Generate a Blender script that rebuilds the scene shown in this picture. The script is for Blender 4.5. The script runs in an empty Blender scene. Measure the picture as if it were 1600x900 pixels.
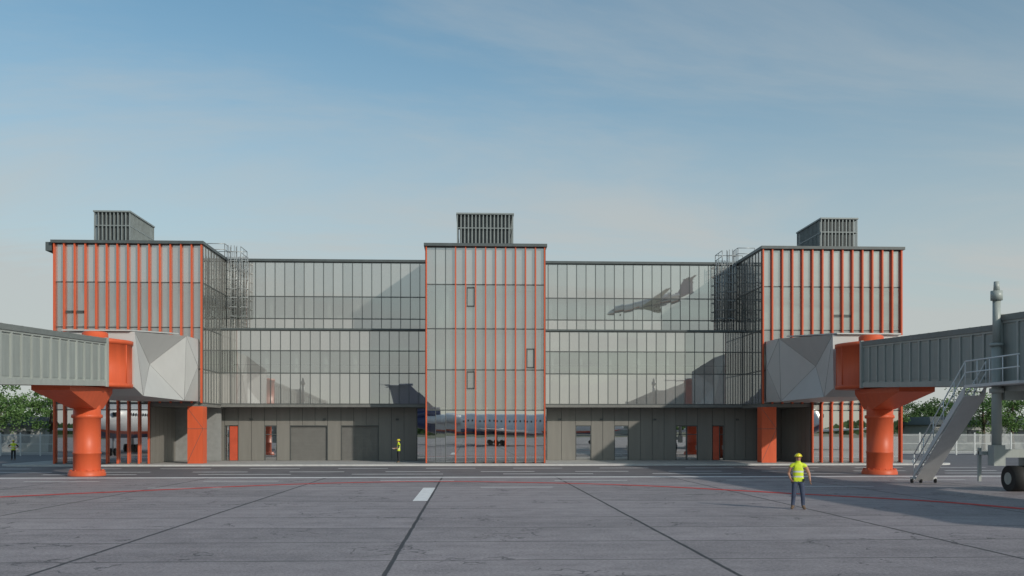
import bpy, math, random
import numpy as np
from mathutils import Vector, Matrix
random.seed(7)
C = bpy.context
scene = C.scene
rad = math.radians

# ------------------------------------------------------------------ materials
def newmat(name):
    m = bpy.data.materials.new(name); m.use_nodes = True
    nt = m.node_tree
    for n in list(nt.nodes): nt.nodes.remove(n)
    out = nt.nodes.new('ShaderNodeOutputMaterial')
    return m, nt, out

def mat(name, col, rough=0.5, metal=0.0, var=0.12, scale=2.0, bump=0.0, bscale=60, spec=0.5, coat=0.0, streak=False):
    m, nt, out = newmat(name)
    p = nt.nodes.new('ShaderNodeBsdfPrincipled')
    p.inputs['Roughness'].default_value = rough
    p.inputs['Metallic'].default_value = metal
    p.inputs['Specular IOR Level'].default_value = spec
    p.inputs['Coat Weight'].default_value = coat
    tc = nt.nodes.new('ShaderNodeTexCoord')
    mp = nt.nodes.new('ShaderNodeMapping')
    if streak: mp.inputs['Scale'].default_value = (2.5, 2.5, 0.25)
    nt.links.new(tc.outputs['Object'], mp.inputs[0])
    nz = nt.nodes.new('ShaderNodeTexNoise'); nz.inputs['Scale'].default_value = scale
    nz.inputs['Detail'].default_value = 6; nz.inputs['Roughness'].default_value = 0.65
    nt.links.new(mp.outputs[0], nz.inputs['Vector'])
    mr = nt.nodes.new('ShaderNodeMapRange')
    mr.inputs[1].default_value = 0.3; mr.inputs[2].default_value = 0.7
    mr.inputs[3].default_value = 1 - var; mr.inputs[4].default_value = 1 + var
    nt.links.new(nz.outputs[0], mr.inputs[0])
    vm = nt.nodes.new('ShaderNodeVectorMath'); vm.operation = 'SCALE'
    vm.inputs[0].default_value = col[:3]
    nt.links.new(mr.outputs[0], vm.inputs['Scale'])
    nt.links.new(vm.outputs[0], p.inputs['Base Color'])
    if bump > 0:
        n2 = nt.nodes.new('ShaderNodeTexNoise'); n2.inputs['Scale'].default_value = bscale
        nt.links.new(tc.outputs['Object'], n2.inputs['Vector'])
        b = nt.nodes.new('ShaderNodeBump'); b.inputs['Strength'].default_value = bump
        b.inputs['Distance'].default_value = 0.02
        nt.links.new(n2.outputs[0], b.inputs['Height']); nt.links.new(b.outputs[0], p.inputs['Normal'])
    nt.links.new(p.outputs[0], out.inputs[0])
    return m

def glass(name, refl, back, opaque, tint=(0.84, 0.92, 0.89)):
    """architectural glazing: mirror reflection + either see-through or back-painted body"""
    m, nt, out = newmat(name)
    g = nt.nodes.new('ShaderNodeBsdfGlossy'); g.inputs['Roughness'].default_value = 0.01
    g.inputs['Color'].default_value = (0.88, 0.865, 0.84, 1)
    d = nt.nodes.new('ShaderNodeBsdfDiffuse')
    t = nt.nodes.new('ShaderNodeBsdfTransparent'); t.inputs['Color'].default_value = (*tint, 1)
    geo = nt.nodes.new('ShaderNodeNewGeometry')
    mr = nt.nodes.new('ShaderNodeMapRange'); mr.inputs[3].default_value = 0.84; mr.inputs[4].default_value = 1.16
    nt.links.new(geo.outputs['Random Per Island'], mr.inputs[0])
    vm = nt.nodes.new('ShaderNodeVectorMath'); vm.operation = 'SCALE'; vm.inputs[0].default_value = back
    nt.links.new(mr.outputs[0], vm.inputs['Scale']); nt.links.new(vm.outputs[0], d.inputs['Color'])
    mx = nt.nodes.new('ShaderNodeMixShader'); mx.inputs[0].default_value = opaque
    nt.links.new(t.outputs[0], mx.inputs[1]); nt.links.new(d.outputs[0], mx.inputs[2])
    lw = nt.nodes.new('ShaderNodeLayerWeight'); lw.inputs[0].default_value = 0.25
    ad = nt.nodes.new('ShaderNodeMath'); ad.operation = 'ADD'; ad.use_clamp = True
    ad.inputs[1].default_value = refl
    nt.links.new(lw.outputs['Fresnel'], ad.inputs[0])
    m2 = nt.nodes.new('ShaderNodeMixShader')
    nt.links.new(ad.outputs[0], m2.inputs[0]); nt.links.new(mx.outputs[0], m2.inputs[1]); nt.links.new(g.outputs[0], m2.inputs[2])
    tc = nt.nodes.new('ShaderNodeTexCoord')
    nz = nt.nodes.new('ShaderNodeTexNoise'); nz.inputs['Scale'].default_value = 0.9; nz.inputs['Detail'].default_value = 1
    nt.links.new(tc.outputs['Object'], nz.inputs['Vector'])
    b = nt.nodes.new('ShaderNodeBump'); b.inputs['Strength'].default_value = 0.15; b.inputs['Distance'].default_value = 0.002
    nt.links.new(nz.outputs[0], b.inputs['Height']); nt.links.new(b.outputs[0], g.inputs['Normal'])
    nt.links.new(m2.outputs[0], out.inputs[0])
    return m

ORANGE = mat('orange_paint', (0.60, 0.105, 0.040), 0.45, var=0.08, scale=1.2, streak=True, spec=0.35)
ORANGE_D = mat('orange_door_paint', (0.52, 0.085, 0.04), 0.45)
CAP = mat('dark_metal_trim', (0.08, 0.095, 0.097), 0.45, var=0.15)
MULL = mat('mullion_metal', (0.075, 0.082, 0.08), 0.4, var=0.1)
PANEL = mat('facade_panel', (0.195, 0.188, 0.17), 0.45, var=0.09, scale=0.7, streak=True)
GARAGE = mat('garage_door_metal', (0.155, 0.152, 0.142), 0.5, var=0.08)
SOFFIT = mat('soffit', (0.16, 0.16, 0.15), 0.6)
INTW = mat('interior_wall', (0.80, 0.82, 0.78), 0.8, var=0.06, scale=0.3)
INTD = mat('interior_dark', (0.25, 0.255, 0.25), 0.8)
SLAB = mat('interior_slab', (0.7, 0.7, 0.68), 0.8)
LOUV = mat('louvre_metal', (0.22, 0.25, 0.25), 0.45, var=0.12)
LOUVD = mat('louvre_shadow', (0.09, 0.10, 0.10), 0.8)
STEEL = mat('galvanised_steel', (0.36, 0.38, 0.38), 0.4, metal=0.4)
BRIDGE = mat('bridge_cladding', (0.33, 0.36, 0.34), 0.42, var=0.1, scale=0.8, streak=True)
BRIDGE2 = mat('bridge_cladding_panel', (0.26, 0.29, 0.275), 0.5, var=0.12, scale=1.5, streak=True)
BRIDGED = mat('bridge_trim', (0.16, 0.18, 0.175), 0.5)
POD = mat('faceted_panel', (0.50, 0.50, 0.49), 0.4, var=0.04, scale=0.8)
SEAM = mat('panel_seam', (0.22, 0.22, 0.22), 0.6)
STAIRM = mat('stair_steel_paint', (0.58, 0.59, 0.59), 0.45, var=0.06)
WHITE = mat('white_paint', (0.7, 0.72, 0.72), 0.45, var=0.06)
FENCEM = mat('fence_paint', (0.55, 0.57, 0.57), 0.5, var=0.06)
RUBBER = mat('rubber', (0.02, 0.02, 0.02), 0.75)
GLS_S = glass('spandrel_glass', 0.42, (0.32, 0.31, 0.295), 0.95)
GLS_V = glass('vision_glass', 0.42, (0.34, 0.345, 0.33), 0.42)
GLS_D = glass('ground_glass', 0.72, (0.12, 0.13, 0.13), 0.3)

# ------------------------------------------------------------------ mesh builder
class MB:
    def __init__(s): s.v = []; s.f = []; s.m = []; s.sm = []
    def face(s, pts, m=0, smooth=False):
        i = len(s.v); s.v += [tuple(p) for p in pts]; s.f.append(tuple(range(i, i+len(pts)))); s.m.append(m); s.sm.append(smooth)
    def hexa(s, p, m=0):
        i = len(s.v); s.v += [tuple(q) for q in p]
        for f in ((0,3,2,1),(4,5,6,7),(0,1,5,4),(1,2,6,5),(2,3,7,6),(3,0,4,7)):
            s.f.append(tuple(i+k for k in f)); s.m.append(m); s.sm.append(False)
    def box(s, x0, x1, y0, y1, z0, z1, m=0):
        x0, x1 = min(x0,x1), max(x0,x1); y0, y1 = min(y0,y1), max(y0,y1); z0, z1 = min(z0,z1), max(z0,z1)
        s.hexa([(x0,y0,z0),(x1,y0,z0),(x1,y1,z0),(x0,y1,z0),(x0,y0,z1),(x1,y0,z1),(x1,y1,z1),(x0,y1,z1)], m)
    def cyl(s, a, b, r0, r1=None, n=12, m=0, caps=True, smooth=True):
        if r1 is None: r1 = r0
        a = Vector(a); b = Vector(b); d = (b-a).normalized()
        u = d.orthogonal().normalized(); w = d.cross(u)
        i = len(s.v)
        for c, r in ((a, r0), (b, r1)):
            for k in range(n):
                t = 2*math.pi*k/n
                s.v.append(tuple(c + r*(math.cos(t)*u + math.sin(t)*w)))
        for k in range(n):
            j = (k+1) % n
            s.f.append((i+k, i+j, i+n+j, i+n+k)); s.m.append(m); s.sm.append(smooth)
        if caps:
            s.f.append(tuple(i+k for k in reversed(range(n)))); s.m.append(m); s.sm.append(False)
            s.f.append(tuple(i+n+k for k in range(n))); s.m.append(m); s.sm.append(False)
    def path(s, pts, r, n=6, m=0):
        for a, b in zip(pts, pts[1:]): s.cyl(a, b, r, r, n, m)
    def lathe(s, cx, cy, prof, n=32, m=0):
        i = len(s.v)
        for r, z in prof:
            for k in range(n):
                t = 2*math.pi*k/n; s.v.append((cx+r*math.cos(t), cy+r*math.sin(t), z))
        for q in range(len(prof)-1):
            for k in range(n):
                j = (k+1) % n
                s.f.append((i+q*n+k, i+q*n+j, i+(q+1)*n+j, i+(q+1)*n+k)); s.m.append(m); s.sm.append(True)
    def ell(s, c, r, m=0, nu=16, nv=10, zmin=-1.0):
        i = len(s.v); c = Vector(c)
        for a in range(nv+1):
            ph = math.asin(zmin) + (math.pi/2-math.asin(zmin))*a/nv
            for b in range(nu):
                t = 2*math.pi*b/nu
                s.v.append((c.x+r[0]*math.cos(ph)*math.cos(t), c.y+r[1]*math.cos(ph)*math.sin(t), c.z+r[2]*math.sin(ph)))
        for a in range(nv):
            for b in range(nu):
                j = (b+1) % nu
                s.f.append((i+a*nu+b, i+a*nu+j, i+(a+1)*nu+j, i+(a+1)*nu+b)); s.m.append(m); s.sm.append(True)
    def make(s, name, mats, parent=None, bevel=0.0, autosmooth=True):
        me = bpy.data.meshes.new(name); me.from_pydata(s.v, [], s.f)
        me.polygons.foreach_set('material_index', s.m); me.polygons.foreach_set('use_smooth', s.sm)
        for mm in mats: me.materials.append(mm)
        me.validate(); me.update()
        o = bpy.data.objects.new(name, me); C.collection.objects.link(o)
        if parent: o.parent = parent
        return o

def empty(name, loc=(0,0,0), rz=0, ry=0):
    e = bpy.data.objects.new(name, None); C.collection.objects.link(e)
    e.location = loc; e.rotation_euler = (0, ry, rz); e.empty_display_size = 0.5
    return e

# ================================================================== GROUND
def N(nt, t, **k):
    n = nt.nodes.new(t)
    for a, v in k.items(): setattr(n, a, v)
    return n
def M(nt, op, a, b=None, c=None):
    n = nt.nodes.new('ShaderNodeMath'); n.operation = op
    for i, x in enumerate((a, b, c)):
        if x is None: continue
        if isinstance(x, (int, float)): n.inputs[i].default_value = x
        else: nt.links.new(x, n.inputs[i])
    return n.outputs[0]

def concrete_mat():
    m, nt, out = newmat('apron_concrete')
    p = N(nt, 'ShaderNodeBsdfPrincipled')
    tc = N(nt, 'ShaderNodeTexCoord'); sp = N(nt, 'ShaderNodeSeparateXYZ')
    nt.links.new(tc.outputs['Object'], sp.inputs[0])
    X, Y = sp.outputs[0], sp.outputs[1]
    def noise(sc, det=6, rough=0.6, vec=None):
        n = N(nt, 'ShaderNodeTexNoise'); n.inputs['Scale'].default_value = sc; n.inputs['Detail'].default_value = det
        n.inputs['Roughness'].default_value = rough
        nt.links.new(vec if vec else tc.outputs['Object'], n.inputs['Vector']); return n.outputs[0]
    wob = M(nt, 'MULTIPLY', M(nt, 'SUBTRACT', noise(0.9, 3), 0.5), 0.06)
    Xs = M(nt, 'DIVIDE', M(nt, 'ADD', M(nt, 'ADD', X, wob), 1.53), 6.35)
    Ys = M(nt, 'DIVIDE', M(nt, 'ADD', Y, wob), 3.2)
    def line(v, w):
        fr = M(nt, 'ABSOLUTE', M(nt, 'SUBTRACT', M(nt, 'FRACT', M(nt, 'ADD', v, 0.5)), 0.5))
        mr = N(nt, 'ShaderNodeMapRange'); mr.interpolation_type = 'SMOOTHSTEP'
        nt.links.new(fr, mr.inputs[0]); mr.inputs[1].default_value = w*0.6; mr.inputs[2].default_value = w
        mr.inputs[3].default_value = 1; mr.inputs[4].default_value = 0
        return mr.outputs[0]
    jx = line(Xs, 0.009); jy = line(Ys, 0.017)
    cb = N(nt, 'ShaderNodeCombineXYZ')
    nt.links.new(M(nt, 'FLOOR', Xs), cb.inputs[0]); nt.links.new(M(nt, 'FLOOR', Ys), cb.inputs[1])
    wn = N(nt, 'ShaderNodeTexWhiteNoise'); nt.links.new(cb.outputs[0], wn.inputs['Vector'])
    slab = M(nt, 'MULTIPLY', M(nt, 'SUBTRACT', wn.outputs['Value'], 0.5), 0.15)
    big = M(nt, 'MULTIPLY', M(nt, 'SUBTRACT', noise(0.09, 5), 0.5), 0.7)
    mid = M(nt, 'MULTIPLY', M(nt, 'SUBTRACT', noise(1.1, 8, 0.7), 0.5), 0.95)
    fine = M(nt, 'MULTIPLY', M(nt, 'SUBTRACT', noise(14, 6, 0.88), 0.5), 3.0)
    mp = N(nt, 'ShaderNodeMapping'); mp.inputs['Scale'].default_value = (0.05, 0.9, 1); mp.inputs['Rotation'].default_value = (0, 0, 0.06)
    nt.links.new(tc.outputs['Object'], mp.inputs[0])
    stk = M(nt, 'MULTIPLY', M(nt, 'SUBTRACT', noise(1.3, 5, 0.6, mp.outputs[0]), 0.5), 0.6)
    tot = M(nt, 'ADD', M(nt, 'ADD', M(nt, 'ADD', slab, big), M(nt, 'ADD', mid, fine)), M(nt, 'ADD', stk, 1.0))
    vo = N(nt, 'ShaderNodeTexVoronoi'); vo.feature = 'DISTANCE_TO_EDGE'; vo.inputs['Scale'].default_value = 0.8
    mixv = N(nt, 'ShaderNodeVectorMath'); mixv.operation = 'ADD'
    nzc = N(nt, 'ShaderNodeTexNoise'); nzc.inputs['Scale'].default_value = 2.0; nt.links.new(tc.outputs['Object'], nzc.inputs['Vector'])
    nt.links.new(tc.outputs['Object'], mixv.inputs[0]); nt.links.new(nzc.outputs[1], mixv.inputs[1])
    nt.links.new(mixv.outputs[0], vo.inputs['Vector'])
    ck = M(nt, 'LESS_THAN', vo.outputs['Distance'], 0.022)
    ck = M(nt, 'MULTIPLY', ck, M(nt, 'GREATER_THAN', noise(0.33, 2), 0.575))
    dark = M(nt, 'MAXIMUM', M(nt, 'MULTIPLY', jx, 0.85), M(nt, 'MAXIMUM', M(nt, 'MULTIPLY', jy, 0.66), M(nt, 'MULTIPLY', ck, 0.6)))
    k = M(nt, 'MULTIPLY', tot, M(nt, 'SUBTRACT', 1.0, dark))
    vm = N(nt, 'ShaderNodeVectorMath'); vm.operation = 'SCALE'; vm.inputs[0].default_value = (0.272, 0.243, 0.252)
    nt.links.new(k, vm.inputs['Scale']); nt.links.new(vm.outputs[0], p.inputs['Base Color'])
    p.inputs['Roughness'].default_value = 0.6
    b = N(nt, 'ShaderNodeBump'); b.inputs['Strength'].default_value = 0.6; b.inputs['Distance'].default_value = 0.012
    nt.links.new(k, b.inputs['Height']); nt.links.new(b.outputs[0], p.inputs['Normal'])
    nt.links.new(p.outputs[0], out.inputs[0])
    return m
APRON = concrete_mat()
ASPH = mat('asphalt', (0.13, 0.123, 0.132), 0.7, var=0.22, scale=0.6, bump=0.4, bscale=30)
GRASS = mat('grass_ground', (0.07, 0.085, 0.04), 0.9, var=0.35, scale=0.15)
PAVE = mat('pavement_concrete', (0.36, 0.355, 0.345), 0.75, var=0.12, scale=1.0, bump=0.2)
KERB = mat('kerb_concrete', (0.50, 0.50, 0.49), 0.7)
PWHITE = mat('white_road_paint', (0.78, 0.78, 0.78), 0.55, var=0.18, scale=3)
PRED = mat('red_road_paint', (0.62, 0.05, 0.045), 0.6, var=0.2, scale=3, spec=0.2)

def sheet(name, x0, x1, y0, y1, z, m):
    b = MB(); b.face([(x0,y0,z),(x1,y0,z),(x1,y1,z),(x0,y1,z)]); return b.make(name, [m])
sheet('ground', -2500, 2500, -2500, 2500, 0.0, GRASS)
sheet('apron', -260, 260, -230, 54.2, 0.004, APRON)
sheet('service_road', -260, 260, 54.2, 120, 0.004, ASPH)

def rounded(x0, x1, y0, y1, r, n=8):
    pts = []
    for cx, cy, a in ((x1-r, y0+r, -90), (x1-r, y1-r, 0), (x0+r, y1-r, 90), (x0+r, y0+r, 180)):
        for k in range(n+1):
            t = rad(a+90*k/n); pts.append((cx+r*math.cos(t), cy+r*math.sin(t)))
    return pts
pv = MB()
def plate(b, pts, z0, z1, mt, ms):
    b.face([(x, y, z1) for x, y in pts], mt)
    for (x, y), (u, v) in zip(pts, pts[1:]+pts[:1]): b.face([(x,y,z0),(u,v,z0),(u,v,z1),(x,y,z1)], ms)
plate(pv, rounded(-34.5, 37.0, 70.6, 104, 2.4), 0.0, 0.12, 1, 1)
plate(pv, rounded(-34.3, 36.8, 70.8, 103.8, 2.2), 0.0, 0.126, 0, 0)
pv.make('pavement', [PAVE, KERB])

mk = MB()
def strip(b, pts, w, z, m=0):
    P = [Vector((x, y, 0)) for x, y in pts]; L = []; R = []
    for i, p in enumerate(P):
        t = (P[min(i+1, len(P)-1)] - P[max(i-1, 0)]).normalized(); n = Vector((-t.y, t.x, 0))
        L.append(p+n*w/2); R.append(p-n*w/2)
    for i in range(len(P)-1):
        b.face([(L[i].x,L[i].y,z),(R[i].x,R[i].y,z),(R[i+1].x,R[i+1].y,z),(L[i+1].x,L[i+1].y,z)], m)
strip(mk, [(-120, 53.4), (140, 53.4)], 0.8, 0.008)
for yy, per, ln, ph, w in ((60.8, 6.0, 3.4, 0.7, 0.42), (66.2, 6.0, 3.4, 3.0, 0.42), (49.7, 9.0, 3.8, 4.4, 0.28), (43.9, 15.0, 3.3, 0.5, 0.25), (57.4, 9.0, 5.4, 2.0, 0.4)):
    k = -16
    while ph + k*per < 110:
        xx = ph + k*per; strip(mk, [(xx, yy), (xx+ln, yy)], w, 0.008); k += 1
mk.face([(-2.1,35.4,0.008),(-1.56,35.4,0.008),(-1.56,43.6,0.008),(-2.1,43.6,0.008)])
mk.make('road_markings', [PWHITE])
ctrl = [(-30, 24), (-22.5, 33.5), (-18.3, 38.2), (-14.5, 41.6), (-8.7, 46.6), (-3.0, 48.9), (2.1, 48.1), (8.0, 44.9), (13.5, 38.6), (16.8, 34.6), (18.3, 31.0), (20.5, 24), (22, 10)]
def catmull(P, n=8):
    P = [Vector(p) for p in P]; o = []
    for i in range(len(P)-1):
        p0 = P[max(i-1,0)]; p1 = P[i]; p2 = P[i+1]; p3 = P[min(i+2,len(P)-1)]
        for k in range(n):
            t = k/n
            o.append(0.5*((2*p1)+(p2-p0)*t+(2*p0-5*p1+4*p2-p3)*t*t+(3*p1-p0-3*p2+p3)*t**3))
    o.append(P[-1]); return [(q.x, q.y) for q in o]
rl = MB(); strip(rl, catmull(ctrl), 0.5, 0.012); rl.make('taxi_guide_line', [PRED])

# ================================================================== TERMINAL
bld = empty('airport_terminal_building')
gl = MB(); mu = MB(); fin = MB(); wl = MB(); cap = MB(); inn = MB()
rg = random.Random(3)
def facade(ax, a0, a1, pl, out, zs, kinds, n, mullions=True):
    def P(s, o, z): return (s, pl+out*o, z) if ax == 'x' else (pl+out*o, s, z)
    def bx(b, s0, s1, o0, o1, z0, z1, m=0):
        p, q = P(s0, o0, z0), P(s1, o1, z1); b.box(p[0], q[0], p[1], q[1], p[2], q[2], m)
    w = (a1-a0)/n
    for i in range(n):
        for j, k in enumerate(kinds):
            s0, s1, z0, z1 = a0+i*w, a0+(i+1)*w, zs[j], zs[j+1]
            a, c = rg.gauss(0, 0.0006), rg.gauss(0, 0.0005)
            sc, zc = (s0+s1)/2, (z0+z1)/2
            pts = [P(s, a*(s-sc)+c*(z-zc), z) for s, z in ((s0,z0),(s1,z0),(s1,z1),(s0,z1))]
            flip = (ax == 'x' and out > 0) or (ax == 'y' and out < 0)
            gl.face(pts[::-1] if flip else pts, k)
    for i in range(n+1):
        s = a0+i*w; s = min(max(s, a0+0.028), a1-0.028)
        bx(mu, s-0.026, s+0.026, -0.09, 0.035, zs[0], zs[-1])
    for j, z in enumerate(zs):
        zz = z if 0 < j < len(zs)-1 else (z+0.04 if j == 0 else z-0.04)
        bx(mu, a0, a1, -0.08, 0.031, zz-0.04, zz+0.04)
def fins(ax, xs, pl, out, z0, z1, d=0.28, w=0.10):
    for x in xs:
        fin.box(x-w/2, x+w/2, pl+out*0.04, pl+out*d, z0, z1)

YF, YM, YL = 73.0, 80.0, 78.2
LX0, LX1, CX0, CX1, RX0, RX1 = -30.93, -20.01, -3.345, 5.75, 22.45, 33.40
TOP = 16.55
S, V, G = 0, 1, 2
zt = [4.65, 7.21, 10.33, 13.69, TOP]
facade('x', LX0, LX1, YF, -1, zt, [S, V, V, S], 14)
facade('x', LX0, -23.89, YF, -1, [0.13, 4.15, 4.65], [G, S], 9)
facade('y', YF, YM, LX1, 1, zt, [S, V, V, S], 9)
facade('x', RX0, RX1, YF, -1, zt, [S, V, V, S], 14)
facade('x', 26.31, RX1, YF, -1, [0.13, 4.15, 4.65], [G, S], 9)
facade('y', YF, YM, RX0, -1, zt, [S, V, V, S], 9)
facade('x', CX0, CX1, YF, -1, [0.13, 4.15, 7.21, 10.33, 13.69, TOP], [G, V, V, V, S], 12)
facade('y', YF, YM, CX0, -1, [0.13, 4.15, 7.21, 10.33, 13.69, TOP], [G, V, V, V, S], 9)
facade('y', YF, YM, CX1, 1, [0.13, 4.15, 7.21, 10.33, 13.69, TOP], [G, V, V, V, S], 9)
for a, b_ in ((LX1, CX0), (CX1, RX0)):
    facade('x', a, b_, YM, -1, [10.86, 11.0, 11.85, 13.67, TOP], [S, S, V, S], 21)
    facade('x', a, b_, YL, -1, [4.71, 7.24, 9.05, 10.72], [S, V, S], 21)
    cap.box(a, b_, YL-0.12, YM-0.1, 10.722, 10.86)
    cap.box(a, b_, YM-0.18, YM+0.5, TOP, TOP+0.2)
    wl.box(a, b_, YL+0.1, YM+0.3, 4.50, 4.70, 1)
    wl.box(a, b_, YL-0.03, YL+0.098, 4.50, 4.708, 1)
wT = (LX1-LX0)/14
fins('x', [LX0+0.06]+[LX0+i*wT for i in range(1, 14)]+[LX1-0.06], YF, -1, 4.66, TOP)
fins('x', [LX0+0.06]+[LX0+i*(7.04/9) for i in range(1, 9)]+[-23.95], YF, -1, 0.13, 4.655)
wR = (RX1-RX0)/14
fins('x', [RX0+0.06]+[RX0+i*wR for i in range(1, 14)]+[RX1-0.06], YF, -1, 4.66, TOP)
fins('x', [26.37]+[26.31+i*(7.09/9) for i in range(1, 9)]+[RX1-0.06], YF, -1, 0.13, 4.655)
wC = (CX1-CX0)/12
fins('x', [CX0+0.06]+[CX0+i*wC for i in range(3, 12)]+[CX1-0.06], YF, -1, 0.13, TOP, 0.26, 0.09)
def vent(x0, x1, z0, z1):
    for q in ((x0, x1, z0, z0+0.09), (x0, x1, z1-0.09, z1)): mu.box(q[0], q[1], YF-0.09, YF-0.04, q[2], q[3])
    for q in ((x0, x0+0.07), (x1-0.07, x1)): mu.box(q[0], q[1], YF-0.088, YF-0.04, z0+0.09, z1-0.09)
for i, z0, z1 in ((4, 12.0, 13.5), (10, 7.35, 8.85), (4, 5.75, 7.1)):
    vent(CX0+i*wC+0.08, CX0+(i+1)*wC-0.08, z0, z1)
for i in (1, 2): vent(LX0+i*wT+0.08, LX0+(i+1)*wT-0.08, 11.35, 11.55)
for i in (7, 8): vent(RX0+i*wR+0.08, RX0+(i+1)*wR-0.08, 11.35, 11.55)
for a, b_ in ((LX0-0.15, LX1+0.12), (CX0-0.12, CX1+0.12), (RX0-0.12, RX1+0.15)):
    cap.box(a, b_, YF-0.38, YM+4, TOP+0.003, TOP+0.22)
cap.box(LX0-0.62, LX0-0.15, YF-0.1, YF+9, TOP-0.55, TOP+0.1)
cap.box(LX0-0.62, RX1+0.15, YM+4, 100.2, TOP+0.003, TOP+0.2)
cap.box(LX1+0.12, CX0-0.12, YM+0.5, YM+4, TOP+0.003, TOP+0.15); cap.box(CX1+0.12, RX0-0.12, YM+0.5, YM+4, TOP+0.003, TOP+0.15)
wl.box(LX0, RX1, 86, 100, 0.1, TOP, 0)
wl.box(LX0, LX0+0.2, YF+0.11, 86, 0.1, TOP, 0); wl.box(RX1-0.2, RX1, YF+0.11, 86, 0.1, TOP, 0)
wl.box(-23.89, LX1, YF+0.02, YM+0.1, 4.42, 4.648, 1); wl.box(RX0, 26.31, YF+0.02, YM+0.1, 4.42, 4.648, 1)
def room(x0, x1, y0, y1, zs):
    for z in zs: inn.box(x0, x1, y0, y1, z-0.15, z+0.15, 1)
for a, b_ in ((LX0+0.25, LX1-0.15), (CX0+0.15, CX1-0.15), (RX0+0.15, RX1-0.25)):
    room(a, b_, YF+0.15, 85, (7.21, 10.33, 13.75, 16.35))
    inn.box(a, b_, 75.6, 75.75, 7.4, 16.2, 0)
    x = a+1.4
    while x < b_-0.5: inn.cyl((x, YF+1.3, 7.3), (x, YF+1.3, 16.2), 0.22, n=16); x += 3.6
for a, b_ in ((LX1, CX0), (CX1, RX0)):
    room(a+0.1, b_-0.1, YM+0.15, 85, (10.5, 16.35)); room(a+0.1, b_-0.1, YL+0.12, YM+0.1, (10.55,))
    room(a+0.1, b_-0.1, YL+0.32, 85, (4.85,))
    inn.box(a+0.1, b_-0.1, 82.0, 82.2, 4.9, 16.2, 0)
    x = a+1.0
    while x < b_-0.5:
        inn.cyl((x, YL+1.0, 4.9), (x, YL+1.0, 10.4), 0.2, n=16); inn.cyl((x, YM+1.0, 10.6), (x, YM+1.0, 16.2), 0.2, n=16); x += 2.4
    inn.box(a+0.3, b_-0.3, YL+0.55, YL+0.62, 7.9, 7.98, 2)
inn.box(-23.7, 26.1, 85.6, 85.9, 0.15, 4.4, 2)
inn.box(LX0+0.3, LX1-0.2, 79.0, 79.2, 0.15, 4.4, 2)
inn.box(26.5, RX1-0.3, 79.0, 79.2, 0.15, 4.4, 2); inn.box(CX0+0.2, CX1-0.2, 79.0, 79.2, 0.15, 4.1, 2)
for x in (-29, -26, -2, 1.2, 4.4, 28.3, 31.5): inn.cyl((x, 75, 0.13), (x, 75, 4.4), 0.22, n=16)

def panelwall(ax, a0, a1, pl, out, ops, zt_=4.5, pw=1.05):
    def bx(s0, s1, o0, o1, z0, z1, m):
        if ax == 'x': wl.box(s0, s1, pl+out*o0, pl+out*o1, z0, z1, m)
        else: wl.box(pl+out*o0, pl+out*o1, s0, s1, z0, z1, m)
    def run(s0, s1, z0, z1):
        n = max(1, round((s1-s0)/pw)); w = (s1-s0)/n
        bx(s0, s1, -0.25, 0, z0, z1, 4)
        for i in range(n): bx(s0+i*w+0.018, s0+(i+1)*w-0.018, 0.003, 0.045, z0+0.012, z1-0.008, 0)
    cur = a0
    for (o0, o1, kind) in sorted(ops):
        if o0 > cur: run(cur, o0, 0.13, zt_)
        if o1 - o0 > 0 and kind != 'full': run(o0, o1, 3.02, zt_)
        top = zt_ if kind == 'full' else 3.02
        if kind == 'garage':
            n = 24
            for i in range(n):
                h = (top-0.13)/n
                bx(o0+0.06, o1-0.06, -0.12, -0.10+0.015*(i % 2), 0.13+i*h, 0.13+(i+1)*h-0.01, 3)
            bx(o0, o0+0.06, -0.2, 0.05, 0.13, top, 4); bx(o1-0.06, o1, -0.2, 0.05, 0.13, top, 4); bx(o0+0.06, o1-0.06, -0.2, 0.05, top-0.07, top, 4)
        else:
            mid = o0
            if kind == 'red': mid = o1-0.72; bx(mid+0.03, o1-0.05, -0.1, 0.01, 0.15, top-0.06, 5)
            ge = mid if kind == 'red' else o1
            gs = o0
            if kind == 'redl': gs = o0+0.6; bx(o0+0.05, gs-0.03, -0.1, 0.01, 0.15, top-0.06, 5)
            n = max(1, round((ge-gs)/0.95))
            for i in range(n):
                s0, s1 = gs+i*(ge-gs)/n, gs+(i+1)*(ge-gs)/n
                gl.face([(s0, pl+0.08, 0.15), (s1, pl+0.08, 0.15), (s1, pl+0.08, top-0.05), (s0, pl+0.08, top-0.05)], G)
                bx(s0, s0+0.05, -0.14, 0.03, 0.13, top, 4); bx(s1-0.05, s1, -0.14, 0.03, 0.13, top, 4)
                bx(s0+0.05, s1-0.05, -0.139, 0.028, top-0.07, top, 4); bx(s0+0.05, s1-0.05, -0.139, 0.028, 2.25, 2.31, 4)
                bx(s1-0.13, s1-0.10, 0.03, 0.08, 1.0, 1.35, 6)
        cur = o1
    if a1 > cur: run(cur, a1, 0.13, zt_)
WM = [PANEL, SOFFIT, INTD, GARAGE, MULL, ORANGE_D, STEEL]
panelwall('x', -23.85, CX0-0.04, YM, -1, [(-21.77, -21.05, 'g'), (-20.15, -19.05, 'red'), (-16.9, -15.9, 'g'), (-14.83, -11.74, 'garage'), (-10.64, -7.53, 'garage'), (-4.4, -3.45, 'full')])
panelwall('x', CX1+0.04, 26.25, YM, -1, [(5.85, 6.45, 'full'), (8.85, 10.15, 'g'), (12.1, 13.3, 'g'), (17.3, 19.15, 'g'), (20.4, 21.4, 'redl'), (24.15, 25.1, 'g')])
panelwall('y', YF+0.05, YM-0.05, -23.89, 1, [], 4.4)
panelwall('y', YF+0.05, YM-0.05, 26.31, -1, [], 4.4)
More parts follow.
